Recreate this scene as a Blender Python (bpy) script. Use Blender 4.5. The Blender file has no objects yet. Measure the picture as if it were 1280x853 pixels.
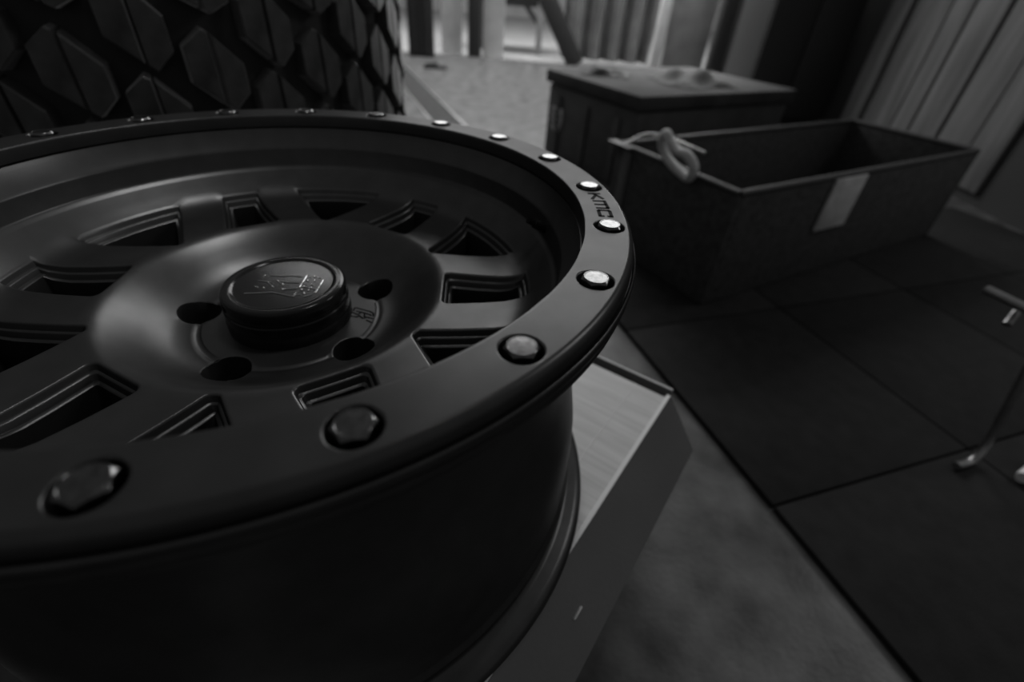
import bpy, bmesh, math, random
from mathutils import Vector, Matrix
from mathutils.geometry import delaunay_2d_cdt
random.seed(7)
C = bpy.context.scene.collection
PI = math.pi

# ------------------------------------------------------------------ camera, world, lights, exposure
CAM = Vector((.15991, -.27333, .63943))
PITCH, ROLL, FPX = .652496, .0764623, 584.35
_cp, _sp, _cr, _sr = math.cos(PITCH), math.sin(PITCH), math.cos(ROLL), math.sin(ROLL)
_f = Vector((0, _cp, -_sp)); _u0 = Vector((0, _sp, _cp)); _r0 = Vector((1, 0, 0))
_r = _cr*_r0 + _sr*_u0; _u = -_sr*_r0 + _cr*_u0
cd = bpy.data.cameras.new('camera'); co = bpy.data.objects.new('camera', cd); C.objects.link(co)
co.matrix_world = Matrix(((_r.x, _u.x, -_f.x, CAM.x), (_r.y, _u.y, -_f.y, CAM.y), (_r.z, _u.z, -_f.z, CAM.z), (0, 0, 0, 1)))
cd.sensor_width = 36; cd.lens = FPX/1280*36; cd.clip_start = .01
cd.dof.use_dof = True; cd.dof.focus_distance = .25; cd.dof.aperture_fstop = 4.6
bpy.context.scene.camera = co

w = bpy.data.worlds.new('world'); bpy.context.scene.world = w; w.use_nodes = True
w.node_tree.nodes['Background'].inputs[0].default_value = (1, 1, 1, 1)
w.node_tree.nodes['Background'].inputs[1].default_value = .10

def area(name, loc, target, sx, sy, power):
    l = bpy.data.lights.new(name, 'AREA'); l.shape = 'RECTANGLE'; l.size = sx; l.size_y = sy; l.energy = power
    o = bpy.data.objects.new(name, l); C.objects.link(o); o.location = loc
    o.rotation_euler = (Vector(target)-Vector(loc)).to_track_quat('-Z', 'Y').to_euler()
    return o
area('daylight_through_big_door', (.25, 5.05, 2.8), (.25, 0, 2.8), 3.2, 2.6, 106)
sl = bpy.data.lights.new('band_fill_spot', 'SPOT'); sl.energy = 40; sl.spot_size = math.radians(15); sl.spot_blend = .5; sl.shadow_soft_size = .2  # added fill spot that brightens the inner rim bands
so = bpy.data.objects.new('band_fill_spot', sl); C.objects.link(so); so.location = (.45, .42, 2.5)
so.rotation_euler = (Vector((-.11, .09, .45))-so.location).to_track_quat('-Z', 'Y').to_euler()
area('tyre_edge_fill', (2.03, 4.5, 1.42), (-.2, 1.2, .6), 1.0, 1.3, 60)  # added fill light for the right edge of the tyres
area('flange_fill', (3.0, 1.2, 2.3), (.1, 0, .4), .7, .7, 9)  # fill light added to bring out the flange line
area('sky_over_yard', (0, 5.25, 3.6), (0, 7.2, 0), 6, 1.6, 480)

vs = bpy.context.scene.view_settings
vs.view_transform = 'Standard'; vs.look = 'None'; vs.exposure = 0; vs.gamma = 1; vs.use_curve_mapping = False

# ------------------------------------------------------------------ helpers
def at(px, py, z):
    d = (px-640)/FPX*_r - (py-426.5)/FPX*_u + _f
    return CAM + d*((z-CAM.z)/d.z)

_m = {}
def mat(name, col, rough=.5, metal=0, ior=1.5, var=0, scale=20, bump=0, bscale=300, stretch=None, edge=None):
    if name in _m: return _m[name]
    m = bpy.data.materials.new(name); m.use_nodes = True; nt = m.node_tree; b = nt.nodes['Principled BSDF']
    b.inputs['Roughness'].default_value = rough; b.inputs['Metallic'].default_value = metal; b.inputs['IOR'].default_value = ior
    if edge is not None: b.inputs['Specular Tint'].default_value = (edge, edge, edge, 1)
    tc = nt.nodes.new('ShaderNodeTexCoord'); mp = nt.nodes.new('ShaderNodeMapping'); nt.links.new(tc.outputs['Object'], mp.inputs['Vector'])
    if stretch: mp.inputs['Scale'].default_value = stretch
    n = nt.nodes.new('ShaderNodeTexNoise'); n.inputs['Scale'].default_value = scale; n.inputs['Detail'].default_value = 6
    nt.links.new(mp.outputs[0], n.inputs['Vector'])
    r = nt.nodes.new('ShaderNodeValToRGB'); r.color_ramp.elements[0].position = .3; r.color_ramp.elements[1].position = .72
    lo, hi = col*(1-var), col*(1+var)
    r.color_ramp.elements[0].color = (lo, lo, lo, 1); r.color_ramp.elements[1].color = (hi, hi, hi, 1)
    nt.links.new(n.outputs['Fac'], r.inputs[0]); nt.links.new(r.outputs[0], b.inputs['Base Color'])
    if bump:
        n2 = nt.nodes.new('ShaderNodeTexNoise'); n2.inputs['Scale'].default_value = bscale; n2.inputs['Detail'].default_value = 3
        nt.links.new(mp.outputs[0], n2.inputs['Vector'])
        bp = nt.nodes.new('ShaderNodeBump'); bp.inputs['Strength'].default_value = bump; bp.inputs['Distance'].default_value = .001
        nt.links.new(n2.outputs['Fac'], bp.inputs['Height']); nt.links.new(bp.outputs[0], b.inputs['Normal'])
    _m[name] = m
    return m

SATIN = mat('satin_black_paint', .078, .32, .72, 1.35, .1, 60, .06, 1800, None, .3)
GLOSSY = mat('gloss_black_plastic', .015, .14, 0, 1.3)
INK = mat('black_recess_paint', .003, .9, 0, 1.3)
CHROME = mat('bright_steel', .13, .22, 1, 1.5, .3, 450)
RUBBER = mat('tyre_rubber', .045, .36, 0, 1.5, .5, 40, .3, 500)
RUBBER_D = mat('tyre_groove_rubber', .03, .75, 0, 1.4)
RUBBER.node_tree.nodes['Principled BSDF'].inputs['Sheen Weight'].default_value = 1; RUBBER.node_tree.nodes['Principled BSDF'].inputs['Sheen Roughness'].default_value = .3
CARD = mat('cardboard', .6, .75, 0, 1.45, .13, 9, .25, 200, (16, 1.2, 1))
SHADED_CARD = mat('shaded_cardboard', .15, .75, 0, 1.4, .12, 9, .25, 200)  # cardboard with the shade of flap and panel gap put into its colour
CARD_E = mat('cut_edge_and_highlight', .72, .8)  # pale cut edge; also paints the lit line along the fold
CONC = mat('concrete', .085, .42, 0, 1.45, .6, 13, .6, 120)
YARD = mat('yard_concrete', .28, .7, 0, 1.45, .15, 3)
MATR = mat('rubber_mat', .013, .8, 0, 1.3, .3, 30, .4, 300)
DARK = mat('dark_plastic', .07, .6, 0, 1.4, .2, 15)
CANV = mat('dark_canvas', .06, .85, 0, 1.3, .3, 60, .5, 700)
ROPE = mat('pale_rope', .55, .8, 0, 1.4, .2, 200, .8, 600)
STEEL = mat('brushed_steel', .35, .35, 1, 1.5, .2, 60)
WOOD = mat('grey_boards', .2, .55, 0, 1.45, .35, 6, .3, 90, (4, 4, .4))
PALE = mat('pale_panel', .8, .6, 0, 1.45, .1, 8)
MIDG = mat('mid_grey_cloth', .3, .8, 0, 1.4, .2, 6)
BLACKM = mat('black_enamel', .05, .5, 0, 1.4)

def link(name, me, m, parent=None, smooth=None, kind=None):
    if m: me.materials.append(m)
    o = bpy.data.objects.new(name, me); C.objects.link(o)
    if parent: o.parent = parent
    if smooth is not None:
        me.polygons.foreach_set('use_smooth', [True]*len(me.polygons))
        me.set_sharp_from_angle(angle=math.radians(smooth))
    if kind: o['kind'] = kind
    return o
def build(name, bm, m, parent=None, smooth=None, kind=None, merge=None):
    if merge: bmesh.ops.remove_doubles(bm, verts=bm.verts, dist=merge)
    bmesh.ops.recalc_face_normals(bm, faces=bm.faces)
    me = bpy.data.meshes.new(name); bm.to_mesh(me); bm.free()
    return link(name, me, m, parent, smooth, kind)
def tag(o, label, cat, group=None):
    o['label'] = label; o['category'] = cat
    if group: o['group'] = group
    return o
def thing(name, label, cat, loc=(0, 0, 0), rz=0, group=None):
    o = bpy.data.objects.new(name, None); C.objects.link(o); o.location = loc; o.rotation_euler = (0, 0, rz)
    return tag(o, label, cat, group)
def box(bm, c, s, rz=0, bev=0, rot=None):
    M = Matrix.Translation(c) @ (rot if rot else Matrix.Rotation(rz, 4, 'Z')) @ Matrix.Diagonal((s[0], s[1], s[2], 1))
    r = bmesh.ops.create_cube(bm, size=1, matrix=M)
    if bev:
        es = list({e for v in r['verts'] for e in v.link_edges})
        bmesh.ops.bevel(bm, geom=es, offset=bev, segments=2, affect='EDGES', profile=.5)
def boxo(name, c, s, m, parent=None, bev=.003, rz=0, rot=None):
    bm = bmesh.new(); box(bm, c, s, rz, bev, rot); return build(name, bm, m, parent, 40)
def lathe(bm, prof, n=240, closed=False, z0=0):
    rings = []
    for r, z in prof:
        rings.append([bm.verts.new((r*math.cos(2*PI*k/n), r*math.sin(2*PI*k/n), z+z0)) for k in range(n)] if r > 1e-6 else [bm.verts.new((0, 0, z+z0))])
    seq = list(zip(rings, rings[1:])) + ([(rings[-1], rings[0])] if closed else [])
    for a, b in seq:
        for k in range(n):
            k2 = (k+1) % n
            if len(a) == 1: bm.faces.new((a[0], b[k], b[k2]))
            elif len(b) == 1: bm.faces.new((a[k], a[k2], b[0]))
            else: bm.faces.new((a[k], a[k2], b[k2], b[k]))
def tube(bm, pts, r, n=10, closed=False):
    pts = [Vector(p) for p in pts]; N = len(pts); rings = []
    up = Vector((0, 0, 1))
    for i, p in enumerate(pts):
        t = (pts[(i+1) % N]-pts[i-1]) if closed else (pts[min(i+1, N-1)]-pts[max(i-1, 0)])
        t.normalize(); a = t.cross(up)
        if a.length < .05: a = t.cross(Vector((1, 0, 0)))
        a.normalize(); b = t.cross(a)
        rings.append([bm.verts.new(p+r*(math.cos(2*PI*k/n)*a+math.sin(2*PI*k/n)*b)) for k in range(n)])
    for i in range(N if closed else N-1):
        A, B = rings[i], rings[(i+1) % N]
        for k in range(n): bm.faces.new((A[k], A[(k+1) % n], B[(k+1) % n], B[k]))
    if not closed:
        bm.faces.new(rings[0]); bm.faces.new(rings[-1][::-1])
def tubeo(name, pts, r, m, parent=None, n=10, closed=False):
    bm = bmesh.new(); tube(bm, pts, r, n, closed); return build(name, bm, m, parent, 50)
def prism(bm, poly, z0, z1):
    a = [bm.verts.new((x, y, z0)) for x, y in poly]; b = [bm.verts.new((x, y, z1)) for x, y in poly]
    n = len(poly)
    bm.faces.new(a[::-1]); bm.faces.new(b)
    for k in range(n): bm.faces.new((a[k], a[(k+1) % n], b[(k+1) % n], b[k]))
def smooth_path(pts, n=8, closed=False):
    P = [Vector(p) for p in pts]; N = len(P); out = []
    for i in range(N if closed else N-1):
        g = (lambda j: P[j % N]) if closed else (lambda j: P[max(0, min(N-1, j))])
        a, b, c, d = g(i-1), g(i), g(i+1), g(i+2)
        for k in range(n):
            t = k/n
            out.append(.5*((2*b)+(c-a)*t+(2*a-5*b+4*c-d)*t*t+(3*b-a-3*c+d)*t**3))
    if not closed: out.append(P[-1])
    return out

# ------------------------------------------------------------------ setting
bm = bmesh.new(); box(bm, (0, 1.3, -.05), (8, 8.2, .1)); fl = build('floor', bm, CONC); fl['kind'] = 'structure'
bm = bmesh.new(); box(bm, (0, 9.4, -.06), (14, 8, .1)); g = build('ground', bm, YARD); g['kind'] = 'structure'
bm = bmesh.new(); box(bm, (3.02, 5.4, 1.6), (2.1, .12, 3.2)); o = build('wall_back', bm, BLACKM); o['kind'] = 'structure'
bm = bmesh.new(); box(bm, (2.13, 3.34, 1.3), (.1, 3.92, 2.6)); wr = build('wall_right', bm, BLACKM); wr['kind'] = 'structure'
y = 1.76; i = 0
while y < 2.9:
    wd = random.uniform(.13, .24); d = random.uniform(.015, .045)
    boxo('plank', (2.08-d/2, y+wd/2, 1.25), (d, wd-.012, 2.4), WOOD, wr, .004)
    y += wd; i += 1
dn = bpy.data.objects.new('door_1', None); C.objects.link(dn); dn.location = (.22, 5.2, 0); dn['kind'] = 'structure'
boxo('jamb', (-1.75, 0, 2.15), (.12, .12, 4.3), BLACKM, dn, .004); boxo('jamb', (1.72, 0, 2.15), (.10, .12, 4.3), BLACKM, dn, .004); boxo('lintel', (-.015, 0, 4.36), (3.59, .12, .12), BLACKM, dn, .004)
w1 = bpy.data.objects.new('added_window_1', None); C.objects.link(w1); w1.location = (2.07, 4.5, 1.42); w1['kind'] = 'structure'  # unseen window added to go with the tyre fill light
for yy, zz, sy, sz in ((-.53, 0, .06, 1.42), (.53, 0, .06, 1.42), (0, .68, 1.0, .06), (0, -.68, 1.0, .06)): boxo('window_frame', (0, yy, zz), (.05, sy, sz), BLACKM, w1, .004)
boxo('pane', (.005, 0, 0), (.004, 1.0, 1.3), mat('pale_glass', .6, .1), w1, 0)
bm = bmesh.new(); box(bm, (0, 13.2, .9), (14, .15, 1.8)); o = build('wall_yard', bm, YARD); o['kind'] = 'structure'

# ------------------------------------------------------------------ the wheel
S = .212
FACE = .53                                   # height of the ring face above the floor
wheel = thing('alloy_wheel', 'satin black alloy wheel with bolted outer ring lying face up on cardboard box', 'wheel', (0, 0, FACE-1.19*S-.0003))
LIFT = 1.19*S+.0003
def wpart(name, bm, m, smooth=35, parent=wheel, kind=None, merge=1e-5, recalc=True):
    """bm holds coordinates in units of the bolt-circle radius, ring face at z = 0"""
    bmesh.ops.remove_doubles(bm, verts=bm.verts, dist=1e-5)
    bmesh.ops.recalc_face_normals(bm, faces=bm.faces)
    for v in bm.verts: v.co = Vector((v.co.x*S, v.co.y*S, v.co.z*S+LIFT))
    me = bpy.data.meshes.new(name); bm.to_mesh(me); bm.free()
    return link(name, me, m, parent, smooth, kind)
N = 240
# rim barrel, inside and outside
rim = [(.862, -.211), (.870, -.2035), (.876, -.199), (.880, -.192), (.8815, -.13), (.884, -.124), (.889, -.118), (.922, -.066), (.928, -.052),
       (1.0685, -.047), (1.0700, -.0425), (1.0715, -.0408), (1.0735, -.0400), (1.0755, -.0412), (1.077, -.0445), (1.0782, -.053), (1.077, -.066), (1.071, -.072), (1.0745, -.080), (1.07, -.098), (1.04, -.108), (.99, -.114), (.965, -.13),
       (.95, -.17), (.945, -.3), (.949, -.47), (.961, -.53), (.981, -.627), (.991, -.667), (1.003, -.74), (1.010, -.84), (1.011, -1.0),
       (1.014, -1.015), (1.022, -1.028), (1.024, -1.04), (1.02, -1.052), (1.012, -1.06), (1.011, -1.09), (1.018, -1.105), (1.034, -1.112), (1.062, -1.116), (1.08, -1.124),
       (1.09, -1.138), (1.094, -1.155), (1.09, -1.172), (1.078, -1.185), (1.06, -1.19), (1.03, -1.19), (1.0, -1.175), (.985, -1.14), (.975, -.9), (.91, -.6), (.86, -.5), (.85, -.33)]
bm = bmesh.new(); lathe(bm, rim, N); wpart('rim_barrel', bm, SATIN, 50)

def cdt(loops, holes, grid, keep):
    """loops: closed boundaries; holes: polygons to leave open; grid: free points; returns 2-D verts, tris"""
    V, E = [], []
    for L in loops:
        s = len(V); V += [Vector(p) for p in L]; E += [(s+k, s+(k+1) % len(L)) for k in range(len(L))]
    V += [Vector(p) for p in grid]
    vo, eo, fo, *_ = delaunay_2d_cdt(V, E, [], 0, 1e-6)
    out = []
    for t in fo:
        c = sum((vo[i] for i in t), Vector((0, 0)))/len(t)
        if keep(c): out.append(t)
    return vo, out
def circ(cx, cy, r, n, ph=0): return [(cx+r*math.cos(2*PI*k/n+ph), cy+r*math.sin(2*PI*k/n+ph)) for k in range(n)]
def wall(bm, loops):
    R = [[bm.verts.new(p) for p in L] for L in loops]
    for a, b in zip(R, R[1:]):
        n = len(a)
        for k in range(n): bm.faces.new((a[k], a[(k+1) % n], b[(k+1) % n], b[k]))
    return R

# outer ring with twenty bolt pockets
PH = 2.76757
bolt_c = [(math.cos(PH-k*2*PI/20), math.sin(PH-k*2*PI/20)) for k in range(20)]
RI, RO, HR = .936, 1.050, .0448
bm = bmesh.new()
holes = [circ(x, y, HR, 36) for x, y in bolt_c]
grid = []
for r in (.955, .975, 1.0, 1.02):
    for k in range(N):
        a = 2*PI*k/N; p = (r*math.cos(a), r*math.sin(a))
        if min((p[0]-x)**2+(p[1]-y)**2 for x, y in bolt_c) > (HR+.012)**2: grid.append(p)
def keep(c):
    if not RI-.003 < c.length < RO+.003: return False
    return min((c.x-x)**2+(c.y-y)**2 for x, y in bolt_c) > (HR*.985)**2
vo, tr = cdt([circ(0, 0, RI, N), circ(0, 0, RI+.004, N), circ(0, 0, RO-.002, N), circ(0, 0, RO, N)]+holes+[circ(x, y, HR+.0025, 36) for x, y in bolt_c], None, grid, keep)
bv = [bm.verts.new((v.x, v.y, 0)) for v in vo]
for t in tr: bm.faces.new([bv[i] for i in t])
lathe(bm, [(RI, 0), (RI-.0018, -.0005), (RI-.0034, -.0018), (RI-.0045, -.004), (RI-.0052, -.008), (RI-.006, -.046)], N)
lathe(bm, [(RO, 0), (1.0545, -.002), (1.0590, -.0055), (1.0627, -.011), (1.0655, -.019), (1.0672, -.028), (1.0675, -.038), (1.0655, -.0425), (1.06, -.0445), (.94, -.0455)], N)
for x, y in bolt_c:
    wall(bm, [[(*q, z) for q in circ(x, y, r, 36)] for r, z in ((HR, 0), (HR-.0018, -.0008), (HR-.003, -.003), (HR-.003, -.044), (.002, -.0445))])
ring = wpart('outer_ring', bm, SATIN, 40)

# one bolt mesh shared by the twenty
bm = bmesh.new(); n = 48; rows = []
def hexr(a, ap): return ap/math.cos((a % (PI/3))-PI/6)
prof = []
A = [2*PI*k/n for k in range(n)]
rows.append([(.0405, a, -.0440) for a in A]); rows.append([(.0405, a, -.0395) for a in A]); rows.append([(.037, a, -.0375) for a in A])
rows.append([(hexr(a, .0305), a, -.0365) for a in A])
rows.append([(hexr(a, .0305), a, .0068-(hexr(a, .0305)-.028)*.75-.0012) for a in A])
rows.append([(hexr(a, .0305)*.985, a, .0078-(hexr(a, .0305)-.028)*.75) for a in A])
rows.append([(.0292, a, .0078) for a in A]); rows.append([(.0275, a, .0088) for a in A]); rows.append([(.0262, a, .0088) for a in A]); rows.append([(.0252, a, .0082) for a in A])
R = [[bm.verts.new((r*math.cos(a), r*math.sin(a), z)) for r, a, z in row] for row in rows]
for p, q in zip(R, R[1:]):
    for k in range(n): bm.faces.new((p[k], p[(k+1) % n], q[(k+1) % n], q[k]))
c = bm.verts.new((0, 0, .0086))
for k in range(n): bm.faces.new((R[-1][k], R[-1][(k+1) % n], c))
for v in bm.verts: v.co *= S
bmesh.ops.recalc_face_normals(bm, faces=bm.faces)
bolt_me = bpy.data.meshes.new('bolt'); bm.to_mesh(bolt_me); bm.free()
bolt_me.materials.append(CHROME); bolt_me.polygons.foreach_set('use_smooth', [True]*len(bolt_me.polygons)); bolt_me.set_sharp_from_angle(angle=math.radians(28))
for k, (x, y) in enumerate(bolt_c):
    b = bpy.data.objects.new('bolt', bolt_me); C.objects.link(b); b.parent = wheel
    b.location = (x*S, y*S, LIFT); b.rotation_euler = (0, 0, random.uniform(0, PI/3))
    if k == 0: b['label'] = 'bright steel hex bolt'

# spoke face: bowl, lug holes, twelve windows
def zf(r):
    T = [(.15, -.43), (.272, -.43), (.277, -.434), (.283, -.436), (.290, -.434), (.295, -.431), (.32, -.4285), (.35, -.420), (.375, -.406), (.40, -.388), (.43, -.362), (.455, -.340), (.475, -.324), (.49, -.3135), (.505, -.3065), (.52, -.304), (.56, -.306), (.64, -.307), (.72, -.305), (.77, -.296), (.80, -.279), (.83, -.247), (.85, -.2245), (.862, -.211)]
    if r <= T[0][0]: return T[0][1]
    for (a, za), (b, zb) in zip(T, T[1:]):
        if r <= b: return za+(zb-za)*(r-a)/(b-a)
    return T[-1][1]
RW = .80
def offset_poly(P, d):
    n = len(P); out = []
    for i in range(n):
        a, b, c = Vector(P[i-1]), Vector(P[i]), Vector(P[(i+1) % n])
        e1 = (b-a).normalized(); e2 = (c-b).normalized(); n1 = Vector((-e1.y, e1.x)); n2 = Vector((-e2.y, e2.x))
        m = (n1+n2).normalized(); out.append(b+m*(d/max(.2, m.dot(n1))))
    return out
def fillet(P, rad, nf=7, ne=10):
    n = len(P); out = []
    segs = []
    for i in range(n):
        a, b, c = Vector(P[i-1]), Vector(P[i]), Vector(P[(i+1) % n])
        if rad[i] <= 0: segs.append([b]); continue
        u = (a-b).normalized(); v = (c-b).normalized(); ang = u.angle(v); t = min(rad[i]/math.tan(ang/2), .45*min((a-b).length, (c-b).length)); r = t*math.tan(ang/2)
        ctr = b+(u+v).normalized()*(r/math.sin(ang/2)); s = b+u*t; e = b+v*t
        a0 = math.atan2(*(s-ctr).yx); a1 = math.atan2(*(e-ctr).yx); da = (a1-a0+PI) % (2*PI)-PI
        segs.append([ctr+r*Vector((math.cos(a0+da*k/nf), math.sin(a0+da*k/nf))) for k in range(nf+1)])
    for i in range(n):
        out += segs[i]
        s, e = segs[i][-1], segs[(i+1) % n][0]
        k = ne if (e-s).length > .1 else 1
        out += [s.lerp(e, j/k) for j in range(1, k)]
    return out
def arcpts(h0, h1, m=14):
    return [(RW*math.cos(h0+(h1-h0)*k/m), RW*math.sin(h0+(h1-h0)*k/m)) for k in range(m+1)]
tw, tt = .072/RW, .192/RW
MA = 14
rectw = [(.510, -.103)] + arcpts(-tw, tw) + [(.510, .103)]
rect_r = [.022]+[0]*(MA+1)+[.022]
triw = [(.512, -.016)] + arcpts(-tt, tt) + [(.512, .016)]
tri_r = [.02]+[0]*(MA+1)+[.02]
STEPS = [(0, 0), (.0035, -.0018), (.006, -.006), (.008, -.018), (.0095, -.0205), (.0155, -.0225), (.0175, -.025), (.0195, -.040), (.021, -.0425), (.028, -.0445), (.0305, -.047), (.038, -.21)]
A0 = math.radians(6)
win = []; sup = []
for k in range(6):
    for kind in (0, 1):
        a = A0+k*PI/3+kind*PI/6; ca, sa = math.cos(a), math.sin(a); P, rr = (rectw, rect_r) if kind == 0 else (triw, tri_r)
        loops = []
        for d, dz in STEPS:
            L = fillet(offset_poly(P, d), [max(.004, q-d*.45) if q > 0 else 0 for q in rr])
            loops.append([(x*ca-y*sa, x*sa+y*ca, dz) for x, y in (tuple(v) for v in L)])
        win.append(loops)
        sup.append([(x*ca-y*sa, x*sa+y*ca) for x, y in (tuple(v) for v in fillet(offset_poly(P, -.0045), [q+.004 if q > 0 else 0 for q in rr]))])
lug_c = [(.302*math.cos(math.radians(-31+72*k)), .302*math.sin(math.radians(-31+72*k))) for k in range(5)]
LR = .066
lug_h = [circ(x, y, LR, 40) for x, y in lug_c]
def inside(poly, x, y):
    ins = False; n = len(poly); j = n-1
    for i in range(n):
        xi, yi = poly[i][0], poly[i][1]; xj, yj = poly[j][0], poly[j][1]
        if (yi > y) != (yj > y) and x < (xj-xi)*(y-yi)/(yj-yi)+xi: ins = not ins
        j = i
    return ins
wpol = [L[0] for L in win]
def near(poly, x, y, d): return any((q[0]-x)**2+(q[1]-y)**2 < d*d for q in poly)
grid = []
for r, nn in [(.20, 96), (.225, 96), (.25, 120), (.266, 160), (.272, 160), (.277, 160), (.283, 160), (.290, 160), (.295, 160), (.305, 160), (.32, 160), (.335, 160), (.35, 192), (.3625, 192), (.375, 192), (.3875, 192), (.40, 192), (.415, 192), (.43, 192), (.4425, 192), (.455, 192), (.465, 192), (.475, 192), (.4825, 192), (.49, 192), (.4975, 192), (.505, 192), (.5125, 192), (.52, 192), (.54, 192), (.56, 192), (.60, 160), (.64, 160), (.68, 160), (.72, 160), (.755, 160), (.785, 192), (.812, 240), (.821, 240), (.83, 240), (.84, 240), (.85, 240)]:
    for k in range(nn):
        a = 2*PI*k/nn; x, y = r*math.cos(a), r*math.sin(a)
        if r < .40 and min((x-p)**2+(y-q)**2 for p, q in lug_c) < (LR+.01)**2: continue
        if .49 < r < .8055:
            sec = int(round((a-A0)/(PI/6))) % 12
            cand = [wpol[(sec+d) % 12] for d in (-1, 0, 1)]
            if any(inside(p, x, y) or near(p, x, y, .013) for p in cand): continue
        grid.append((x, y))
def keep(c):
    r = c.length
    if not .179 < r < .8615: return False
    if min((c.x-p)**2+(c.y-q)**2 for p, q in lug_c) < (LR*.985)**2: return False
    return not any(inside(p, c.x, c.y) for p in wpol)
vo, tr = cdt([circ(0, 0, .18, 96), circ(0, 0, .862, N)]+lug_h+[[q[:2] for q in p] for p in wpol]+sup+[circ(x, y, LR+.004, 40) for x, y in lug_c], None, grid, keep)
bm = bmesh.new()
bv = [bm.verts.new((v.x, v.y, zf(v.length))) for v in vo]
for t in tr: bm.faces.new([bv[i] for i in t])
for loops in win:
    base = loops[0]
    wall(bm, [[(q[0], q[1], zf(math.hypot(b[0], b[1]))+q[2]) for q, b in zip(L, base)] for L in loops])
for x, y in lug_c:
    H = circ(x, y, LR, 40)
    wall(bm, [[(x+(qx-x)*s, y+(qy-y)*s, zf(math.hypot(qx, qy))*(1-f)+(-.44+dz)*f) for qx, qy in H] for s, dz, f in ((1, 0, 0), (.985, -.002, .02), (.96, -.0, .2), (.95, -.04, 1), (.92, -.13, 1), (.0, -.13, 1))])
for v in [v for v in bm.verts if not v.link_faces]: bm.verts.remove(v)
face = wpart('spoke_face', bm, SATIN, 38)

# centre cap
bm = bmesh.new()
lathe(bm, [(0, -.3045), (.10, -.3045), (.1485, -.3045), (.150, -.3045), (.154, -.3035), (.157, -.3005), (.160, -.2995), (.178, -.2998), (.184, -.3015), (.188, -.306), (.190, -.313), (.1905, -.345), (.1885, -.348), (.1885, -.352), (.1925, -.356), (.1935, -.385), (.192, -.388), (.192, -.392), (.195, -.396), (.195, -.4305)], 160)
cap = wpart('center_cap', bm, GLOSSY, 40)
def stroke(bm, pts, wdt, z0, z1):
    for a, b in zip(pts, pts[1:]):
        a, b = Vector(a), Vector(b); t = (b-a)
        if t.length < 1e-6: continue
        t.normalize(); nn = Vector((-t.y, t.x))*wdt/2; e = t*wdt*.35
        prism(bm, [tuple(a-e-nn), tuple(b+e-nn), tuple(b+e+nn), tuple(a-e+nn)], z0, z1)
def capxy(cx, cy, zz=-.302):
    p = at(280+cx/8, 320+cy/8, FACE+zz*S); return (p.x/S, p.y/S)
bm = bmesh.new()
for seg in [[(388, 212), (405, 190), (440, 188)], [(455, 190), (510, 198), (690, 196), (772, 206)], [(340, 246), (410, 250), (478, 258)], [(440, 262), (490, 306)], [(524, 240), (560, 246), (640, 262), (760, 266)], [(524, 240), (586, 284)],
            [(305, 298), (335, 306)], [(200, 372), (330, 368), (480, 360)], [(480, 360), (560, 376), (690, 404)], [(690, 404), (722, 362)], [(580, 332), (740, 318)], [(828, 196), (786, 264)], [(776, 276), (752, 314)], [(990, 240), (962, 290)], [(955, 300), (912, 366)],
            [(790, 404), (876, 384)], [(728, 384), (768, 380)], [(860, 286), (895, 284)], [(840, 212), (870, 210)], [(935, 216), (970, 216)], [(780, 300), (920, 330)]]:
    tube(bm, [(*capxy(*q), -.3035) for q in seg], .0019, 8)
for q in [(836, 242), (902, 246), (902, 202), (774, 336), (842, 340), (796, 372), (870, 312), (792, 304), (586, 284), (484, 306), (584, 334), (396, 318)]:
    x, y = capxy(*q); bmesh.ops.create_icosphere(bm, subdivisions=2, radius=.0042, matrix=Matrix.Translation((x, y, -.3038)))
o = wpart('emblem', bm, mat('emblem_chrome', .7, .16, 1), 60, cap); o['label'] = 'thin bright raised outline emblem'
# cast mark on the hub pad
def padxy(cx, cy):
    p = at(430+cx/17.06, 370+cy/17.06, FACE-.4295*S); return (p.x/S, p.y/S)
bm = bmesh.new()
for seg in [[(205, 315), (225, 258), (265, 255), (560, 335), (625, 375), (625, 430)], [(270, 325), (400, 355), (560, 405), (575, 420)], [(180, 350), (290, 400), (345, 365)], [(150, 430), (270, 450), (330, 420)], [(440, 375), (430, 440), (610, 485)], [(480, 520), (590, 570)], [(330, 430), (400, 480), (480, 460)]]:
    stroke(bm, [padxy(*q) for q in seg], .0062, -.4303, -.4294)
wpart('cast_mark', bm, INK, None, face)
# lettering on the ring, reading clockwise, tops outwards
GL = {'k': [[(0, 0), (0, 1)], [(0, .42), (.62, 1)], [(.2, .55), (.68, 0)]],
      'm': [[(0, 0), (0, .98), (.95, .98), (1.02, .9), (1.02, 0)], [(.51, .98), (.51, 0)]],
      'c': [[(.72, .72), (.72, .98), (.08, .98), (0, .9), (0, .1), (.08, 0), (.72, 0), (.72, .26)]]}
bm = bmesh.new(); a9 = math.atan2(bolt_c[8][1], bolt_c[8][0]); ang = a9-.062; hgt = .034
for ch, wid in (('k', .046), ('m', .057), ('c', .044)):
    xm = max(x for sgm in GL[ch] for x, y in sgm)
    for sgm in GL[ch]:
        pts = []
        for x, y in sgm:
            a = ang-x/xm*wid; q = .980+y*hgt
            pts.append((q*math.cos(a), q*math.sin(a)))
        stroke(bm, pts, .0105, -.0004, .0006)
    ang -= wid+.0175
o = wpart('lettering', bm, INK, None, ring); o['label'] = 'black KMC lettering between two bolts'
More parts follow.
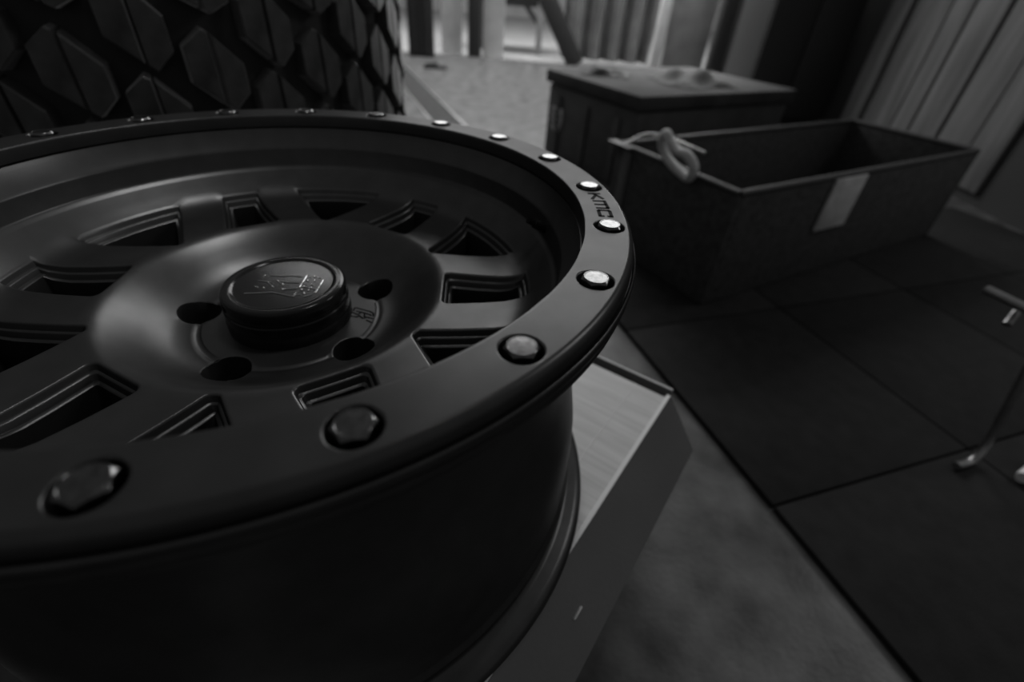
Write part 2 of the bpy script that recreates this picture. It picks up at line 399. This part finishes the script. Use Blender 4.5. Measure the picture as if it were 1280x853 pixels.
# valve stem on the barrel wall
vp = Vector((.872*math.cos(math.radians(18)), .872*math.sin(math.radians(18))))
bm = bmesh.new(); d = Vector((-math.cos(math.radians(18)), -math.sin(math.radians(18)), .55)).normalized()
tube(bm, [Vector((vp.x, vp.y, -.16))-d*.03, Vector((vp.x, vp.y, -.16))+d*.035], .017, 16); vs_o = wpart('valve_stem', bm, GLOSSY, 40)
bm = bmesh.new(); e = Vector((vp.x, vp.y, -.16)); tube(bm, [e+d*.035, e+d*.06, e+d*.062], .012, 16); wpart('valve_cap', bm, CHROME, 40, vs_o)

# ------------------------------------------------------------------ cardboard box under the wheel
U = Vector((-.540, -.842, 0)).normalized(); Vv = Vector((-.842, .540, 0))
ZT = FACE-1.19*S
Kc = Vector((1.63*S, .60*S, 0))
rz = math.atan2(-U.y, -U.x)                    # local +x points along -U (away from the camera)
LU, LV = .56, .45
cen = Kc+U*LU/2+Vv*LV/2
cb = thing('cardboard_box', 'plain cardboard carton with one flap hanging open carrying the black wheel', 'box', (cen.x, cen.y, 0), rz)
T = .005
# local axes: x = away (-U), y = left (+Vv)
boxo('top_panel', (-.006, 0, ZT-T/2), (LU-.012, LV, T), CARD, cb, .001)
o = boxo('side_panel', (LU/2+.0025, 0, (ZT+.001)/2), (.003, LV+.004, ZT+.001), SHADED_CARD, cb, .0005); boxo('cut_edge', (LU/2+.0025, 0, ZT+.0016), (.003, LV+.004, .0014), CARD_E, o, .0004); o['label'] = 'far side panel with cut edge standing clear of the top'  # panel colour darkened to paint the shade inside the gap
boxo('side_panel', (-LU/2+T/2, 0, (ZT-T)/2), (T, LV, ZT-T), CARD, cb, .001)
boxo('side_panel', (0, LV/2-T/2, (ZT-T)/2), (LU-2*T, T, ZT-T), CARD, cb, .001)
boxo('side_panel', (0, -LV/2+T/2, (ZT-T)/2), (LU-2*T, T, ZT-T), CARD, cb, .001)
bm = bmesh.new()                                # hanging flap, folded outwards along the right edge
dx, dz = .048, -.0615
pts = [(-LV/2-.0005, ZT), (-LV/2-.004, ZT-.0007), (-LV/2-dx, ZT+dz)]
nv = Vector((dz, dx)).normalized()
th = [(p[0]-.003, p[1]-.003) for p in pts]
for x0, x1 in ((-LU/2, LU/2-.006),):
    a = [bm.verts.new((x0, p[0], p[1])) for p in pts+[(pts[-1][0]+.003, pts[-1][1]-.003), (pts[1][0]+.003, pts[1][1]-.006), (pts[0][0]+.001, pts[0][1]-.005)]]
    b = [bm.verts.new((x1, v.co.y, v.co.z)) for v in a]
    n = len(a); bm.faces.new(a); bm.faces.new(b[::-1])
    for k in range(n): bm.faces.new((a[k], b[k], b[(k+1) % n], a[(k+1) % n]))
o = build('flap', bm, SHADED_CARD, cb); o['label'] = 'flap sloping down outwards'  # flap is darker than the top; its shade is painted in
boxo('crease', (LU/2-.10, -LV/2+.036, ZT+.0001), (.14, .0009, .0003), CARD_E, cb, 0)
boxo('fold_highlight', (-.003, -LV/2-.0012, ZT+.0002), (LU-.008, .0042, .0006), CARD_E, cb, .0001)  # pale strip painting the highlight where the fold catches light
fy = -LV/2-dx*.55; fz = ZT+dz*.55
boxo('tape_scrap', (.02, fy-.001, fz+.0014), (.012, .0035, .0012), CARD, o, .0002, rot=Matrix.Rotation(math.atan2(-dz, -dx)+PI, 4, 'X'))

# ------------------------------------------------------------------ tyres stacked behind the wheel
TR, TW = .42, .325
def tread_block(mesh_name, h, wa):
    """a slanted hexagonal lug with a slit down its middle, curved to the tyre"""
    bm = bmesh.new()
    L = [(-.5, .30), (-.12, .5), (-.03, .47), (-.03, -.40), (-.5, -.12)]
    Rr = [(.03, .44), (.5, .10), (.5, -.28), (.15, -.5), (.03, -.43)]
    for P in (L, Rr):
        def ring(r, s):
            c = Vector((sum(p[0] for p in P)/len(P), sum(p[1] for p in P)/len(P)))
            out = []
            for p in P:
                q = c+(Vector(p)-c)*s; a = q.x*wa
                out.append(bm.verts.new((r*math.cos(a), r*math.sin(a), q.y*h)))
            return out
        a, b, c2 = ring(TR-.022, 1.06), ring(TR-.0015, 1.0), ring(TR, .95)
        n = len(P)
        for p, q in ((a, b), (b, c2)):
            for k in range(n): bm.faces.new((p[k], p[(k+1) % n], q[(k+1) % n], q[k]))
        bm.faces.new(c2)
    bmesh.ops.recalc_face_normals(bm, faces=bm.faces)
    me = bpy.data.meshes.new(mesh_name); bm.to_mesh(me); bm.free(); me.materials.append(RUBBER); return me
DA = math.radians(9.474); NC = 38
blk = tread_block('tread_block', .086, DA*.86); blk_h = tread_block('tread_block_half', .05, DA*.86)
az = math.radians(103.62)+math.asin(TR/1.14)
tcx, tcy = CAM.x+1.14*math.cos(az), CAM.y+1.14*math.sin(az)
def tyre(z, label, ph):
    t = thing('tyre', label, 'tyre', (tcx, tcy, z), ph, 'stacked tyres')
    bm = bmesh.new()
    h = TW/2
    prof = [(.222, -h+.055), (.214, -h+.04), (.22, -h+.028), (.25, -h+.012), (.30, -h), (.35, -h+.002), (.385, -h+.016), (.398, -h+.035), (.4, -h+.06)]
    prof = [(r, z2+h) for r, z2 in prof]+[(r, h-z2) for r, z2 in reversed(prof)]
    lathe(bm, prof, 96); build('carcass', bm, RUBBER_D, t, 40)
    for k in range(NC):
        rows = [(-.09, blk), (0, blk), (.09, blk)] if k % 2 == 0 else [(-.128, blk_h), (-.045, blk), (.045, blk), (.128, blk_h)]
        for zz, me in rows:
            o = bpy.data.objects.new('tread_block', me); C.objects.link(o); o.parent = t
            o.location = (0, 0, h+zz); o.rotation_euler = (0, 0, k*DA)
    return t
tyre(0, 'lower black off-road tyre lying on the floor behind the wheel', .03)
tyre(TW+.001, 'upper black off-road tyre with chunky diamond tread on top of the stack', 0)

# ------------------------------------------------------------------ floor drain, mat
d0, d1 = Vector((-.80, 3.76, 0)), Vector((-.30, 2.51, 0))
dd = (d1-d0).normalized(); ctr = (d0+d1)/2+Vector((0.01, 0, 0)); L = 3.4
dr = thing('drain_channel', 'narrow slotted steel drain channel let into concrete floor beside the tyres', 'drain', (ctr.x, ctr.y, 0), math.atan2(dd.y, dd.x))
bm = bmesh.new()
for s in (-1, 1): box(bm, (0, s*.082, .002), (L, .014, .006), 0, .001)
build('frame', bm, STEEL, dr, 40)
boxo('trough', (0, 0, .0008), (L, .15, .0012), INK, dr, 0)
bm = bmesh.new(); x = -L/2+.02
while x < L/2-.02: box(bm, (x, 0, .003), (.012, .15, .003)); x += .042
build('grate_bars', bm, mat('worn_iron', .12, .6), dr, None, 'stuff')
p0, p1 = Vector((.673, -.052, 0)), Vector((.448, .56, 0))
md = (p1-p0).normalized(); mn = Vector((md.y, -md.x, 0))
ML, MWd = 2.4, 1.8
mc = p0+mn*MWd/2
rm = thing('rubber_mat', 'black ribbed rubber matting covering dark floor on the right', 'mat', (mc.x, mc.y, 0), math.atan2(md.y, md.x))
nx, ny = 5, 4
for i in range(nx):
    for j in range(ny):
        boxo('mat_tile', (-ML/2+(i+.5)*ML/nx, -MWd/2+(j+.5)*MWd/ny, .006), (ML/nx-.003, MWd/ny-.003, .012), MATR, rm, .003)

shade_sheet = thing('rubber_mat', 'narrow black sheet added to darken the floor along the right wall', 'mat', (1.84, 2.45, 0))  # black sheet laid in place of shade on the floor
boxo('mat_tile', (0, -.32, .006), (.3, .6, .012), MATR, shade_sheet, .003); boxo('mat_tile', (0, .32, .006), (.3, .6, .012), MATR, shade_sheet, .003)
# ------------------------------------------------------------------ chest
def frame(A, B, Cc):
    e1 = (B-A); e2 = (Cc-B); return e1, e2
cA, cB = Vector((.219, 2.088, 0)), Vector((.545, 1.555, 0))
ex = (cB-cA); CL = ex.length; ex.normalize(); ey = Vector((-ex.y, ex.x, 0)); CD = .88
cc = cA+ex*CL/2+ey*CD/2
ch = thing('storage_chest', 'dark plastic storage chest with flat lid and pale striped shield badge', 'chest', (cc.x, cc.y, 0), math.atan2(ex.y, ex.x))
boxo('body', (0, 0, .15), (CL-.03, CD-.03, .30), DARK, ch, .012)
lid = boxo('lid', (0, 0, .328), (CL, CD, .05), mat('grey_lid', .06, .8, 0, 1.25, .3, 8), ch, .010)
for x in (-.2, .0, .2): boxo('rib', (x, -CD/2+.012, .14), (.03, .012, .24), DARK, ch, .003)
bm = bmesh.new()
sh = [(-.042, .05), (.042, .05), (.045, 0), (.033, -.035), (0, -.058), (-.033, -.035), (-.045, 0)]
bgx = -CL/2+.105; bgz = .165
a = [bm.verts.new((bgx+x, -CD/2+.0135, bgz+z)) for x, z in sh]; b = [bm.verts.new((bgx+x, -CD/2+.008, bgz+z)) for x, z in sh]
bm.faces.new(a); bm.faces.new(b[::-1])
for k in range(7): bm.faces.new((a[k], a[(k+1) % 7], b[(k+1) % 7], b[k]))
bad = build('badge', bm, mat('badge_grey', .5, .5), ch); bad['label'] = 'pale shield badge with dark slanting stripes'
for z in (.024, .002, -.02): boxo('stripe', (bgx+.001, -CD/2+.0078, bgz+z), (.072, .002, .009), BLACKM, bad, 0, rot=Matrix.Rotation(.25, 4, 'Y'))
# crumpled cloth on the lid
def cloth(name, label, cat, c, sx, sy, hh, m, rz=0, seed=1):
    rnd = random.Random(seed); ph = [rnd.uniform(0, 6) for _ in range(6)]
    bm = bmesh.new(); n = 26; V = []
    for i in range(n+1):
        for j in range(n+1):
            u, v = i/n*2-1, j/n*2-1
            e = (1-abs(u)**3)*(1-abs(v)**3)
            z = .002+hh*e*(.5+.28*math.sin(4.2*u+2.1*v+ph[0])+.22*math.sin(6*v-3*u+ph[1]))
            V.append(bm.verts.new((sx*u*(1+.1*math.sin(3*v+ph[2])), sy*v*(1+.12*math.sin(3*u+ph[3])), max(.002, z))))
    for i in range(n):
        for j in range(n): bm.faces.new((V[i*(n+1)+j], V[(i+1)*(n+1)+j], V[(i+1)*(n+1)+j+1], V[i*(n+1)+j+1]))
    r = bmesh.ops.solidify(bm, geom=bm.faces[:], thickness=.002)
    o = build(name, bm, m, None, 60); o.location = c; o.rotation_euler = (0, 0, rz); return tag(o, label, cat)
q = cc+ex*.10+ey*.02
cloth('crumpled_cloth', 'pale crumpled cloth lying on the chest lid', 'cloth', (q.x, q.y, .3545), .15, .13, .05, mat('grey_cloth', .3, .85), .4, 3)
q = cc-ex*.12-ey*.26
cloth('dark_rag', 'small dark rag near the front of the chest lid', 'rag', (q.x, q.y, .3545), .10, .07, .03, DARK, -.2, 5)

# ------------------------------------------------------------------ long open bin with rope handle
bA, bB, bC = Vector((.413, 1.115, 0)), Vector((.634, .756, 0)), Vector((1.609, 1.376, 0))
ex = (bB-bA); BW = ex.length; ex.normalize(); ey = Vector((-ex.y, ex.x, 0)); BL = (bC-bB).length; BH = .30
bc = bA+ex*BW/2+ey*BL/2
bn = thing('storage_bin', 'long open dark canvas bin with pale rope handle in front of the chest', 'bin', (bc.x, bc.y, .0125), math.atan2(ex.y, ex.x))
t = .014; BH -= .0125
boxo('base', (0, 0, .008), (BW-.02, BL-.02, .014), CANV, bn, .003)
boxo('side_panel', (0, -BL/2+t/2, BH/2), (BW, t, BH), CANV, bn, .005)
boxo('side_panel', (0, BL/2-t/2, BH/2), (BW, t, BH), CANV, bn, .005)
boxo('side_panel', (-BW/2+t/2, 0, BH/2), (t, BL-2*t, BH), CANV, bn, .005)
boxo('side_panel', (BW/2-t/2, 0, BH/2), (t, BL-2*t, BH), CANV, bn, .005)
GREYT = mat('grey_binding', .025, .6, 0, 1.45, .2, 30)
for x0, y0, x1, y1 in ((-1, -1, 1, -1), (1, -1, 1, 1), (1, 1, -1, 1), (-1, 1, -1, -1)):
    hx, hy = BW/2-t/2, BL/2-t/2
    tubeo('rim_binding', [(x0*hx, y0*hy, BH), (x1*hx, y1*hy, BH)], .009, GREYT, bn)
hp = smooth_path([(-.045, -BL/2+.01, BH+.022), (-.052, -BL/2+.0, BH+.05), (-.035, -BL/2-.008, BH+.070), (-.01, -BL/2-.012, BH+.056), (.02, -BL/2-.015, BH+.045), (.055, -BL/2-.02, BH+.045), (.082, -BL/2-.018, BH+.025), (.07, -BL/2-.008, BH-.004), (.03, -BL/2+.002, BH-.004), (-.015, -BL/2+.008, BH+.006)], 8, True)
o = tubeo('rope_handle', hp, .0115, ROPE, bn, 12, True); o['label'] = 'pale thick rope handle loop'
wp = smooth_path([(-BW/2+.03, -BL/2+.0, BH+.006), (-BW/2+.04, -BL/2+.06, BH+.03), (-BW/2+.09, -BL/2+.10, BH+.03), (-.01, -BL/2+.12, BH+.02)], 8)
tubeo('wire_bail', wp, .004, STEEL, bn)
boxo('corner_bracket', (-BW/2+.02, -BL/2-.004, BH+.004), (.09, .03, .006), GREYT, bn, .002)
boxo('strap', (-BW/2+.05, -BL/2-.003, BH/2), (.03, .006, BH-.01), mat('grey_webbing', .12, .8), bn, .002)
o = boxo('patch', (BW/2+.004, -BL/2+.43, BH-.072), (.008, .14, .14), mat('pale_patch', .5, .6, 0, 1.45, .2, 30), bn, .003); o['label'] = 'pale rectangular patch on the long side'

# ------------------------------------------------------------------ metal stand at the right edge
st = thing('folding_stool', 'tubular metal folding stool at right edge of the dark matting', 'stool', (1.25, .35, .0125))
def loc(p): return (p[0]-1.25, p[1]-.35, p[2]-.012)
a = at(1232, 362, .30); b = at(1300, 395, .30)
tubeo('seat_rail', [loc(a), loc(b), loc(a+(b-a)*5)], .007, STEEL, st)
a2 = at(1258, 406, .27); b2 = at(1270, 391, .285); tubeo('hinge_pin', [loc(a2), loc(b2)], .006, STEEL, st)
f0 = at(1195, 583, .021); f1 = at(1225, 566, .033); f2 = at(1285, 462, .20)
tubeo('leg', smooth_path([loc(f0), loc(f1), loc(f2), loc(f2+(f2-f1)*.6)], 6), .007, STEEL, st)
g0 = at(1278, 598, .0235); tubeo('foot', [loc(g0), loc(g0+Vector((.05, .03, .0)))], .010, PALE, st)
g1 = g0+Vector((.05, .03, 0)); tubeo('leg', [loc(g1), loc(g1+Vector((.2, .16, .28)))], .007, STEEL, st)
q = a+(b-a)*5; tubeo('leg', [loc(q), loc((q.x+.05, q.y+.05, .021))], .007, STEEL, st)

# ------------------------------------------------------------------ things at the far end
def upright(name, label, cat, x0, x1, y, h, m, th=.04, group=None, lean=0, ribs=0, z0=0):
    o = thing(name, label, cat, ((x0+x1)/2, y, z0), 0, group)
    boxo('sheet', (0, 0, h/2), (x1-x0, th, h), m, o, .006)
    for k in range(ribs): boxo('rib', (-(x1-x0)/2+(k+.5)*(x1-x0)/ribs, -th/2-.008, h/2), (.02, .02, h-.04), m, o, .004)
    o.rotation_euler = (lean, 0, 0); return o
PX = -.01
upright('door_leaf', 'very dark tall door leaf nearest the tyres at the far end', 'door', -1.085, -.835, 5.15, 1.9, BLACKM, .05, ribs=2)
upright('door_leaf', 'pale grey narrow door leaf beside the very dark one', 'door', -.82, -.61, 5.55, 1.9, PALE, .04, ribs=1, z0=-.01)
upright('steel_post', 'thin dark steel post between the two pale panels', 'post', -.53, -.40, 5.45, 1.9, BLACKM, .1, z0=-.01)
upright('board', 'pale upright board right of the thin dark post', 'board', -.385, -.165, 5.5, 1.9, PALE, .03, z0=-.01)
tr = thing('trestle', 'dark wooden trestle standing in the bright yard opening', 'trestle', (.17, 6.1, -.01))
boxo('leg', (.03, 0, .4), (.07, .07, .8), MIDG, tr, .006)
boxo('leg', (-.62, .3, .4), (.07, .07, .8), BLACKM, tr, .006)
boxo('brace', (-.1, 0, .42), (.05, .04, .42), BLACKM, tr, .004, rot=Matrix.Rotation(-.75, 4, 'Y'))
boxo('apron', (-.2, 0, .58), (.6, .05, .26), BLACKM, tr, .004)
boxo('top', (-.25, .15, .82), (1.0, .6, .04), BLACKM, tr, .005)
o = boxo('leaning_plank', (0, 0, .9), (.17, .05, 1.8), BLACKM, None, .005)
o.location = (.60, 5.35, 0); o.rotation_euler = (0, math.radians(-33), 0)
tag(o, 'black plank leaning sideways against the hanging grey tarp', 'plank')
# hanging tarp with folds
bm = bmesh.new(); n = 120; X0, X1 = .44, 1.36; rows = []
for z, amp in ((.04, 1.0), (.3, .8), (.7, .6), (1.2, .45), (1.8, .35)):
    rows.append([bm.verts.new((X0+(X1-X0)*k/n, 5.55+.075*amp*math.sin(2*PI*k/n*4.6+.3*z)+.03*math.sin(2*PI*k/n*9+z), z)) for k in range(n+1)])
for a, b in zip(rows, rows[1:]):
    for k in range(n): bm.faces.new((a[k], a[k+1], b[k+1], b[k]))
bmesh.ops.solidify(bm, geom=bm.faces[:], thickness=.004)
tag(build('hanging_tarp', bm, MIDG, None, 60), 'grey tarp hanging in folds behind the chest', 'tarp')
upright('timber_post', 'slim pale timber post at right end of the hanging tarp', 'post', 1.37, 1.47, 5.45, 1.9, PALE, .08, z0=-.01)
upright('metal_sheet', 'plain grey metal sheet right of the timber post', 'sheet', 1.50, 1.93, 5.5, 1.9, MIDG, .02, z0=-.01)
lk = thing('tall_cabinet', 'tall black cabinet in the dark back right corner', 'cabinet', (1.78, 3.35, 0))
boxo('body', (0, .02, .95), (.52, .5, 1.9), BLACKM, lk, .01)
for s in (-1, 1):
    dr_ = boxo('door', (s*.128, -.24, .95), (.25, .02, 1.8), BLACKM, lk, .004); boxo('handle', (s*.03, -.258, 1.0), (.012, .016, .14), STEEL, dr_, .003)
pd = thing('foot_pedal', 'small black pedal lying on the floor before the dark door leaf', 'pedal', (-.70, 4.44, 0), .1)
boxo('base', (0, 0, .012), (.2, .10, .024), BLACKM, pd, .004); boxo('plate', (-.03, 0, .034), (.11, .08, .018), BLACKM, pd, .004, rot=Matrix.Rotation(-.12, 4, 'Y'))
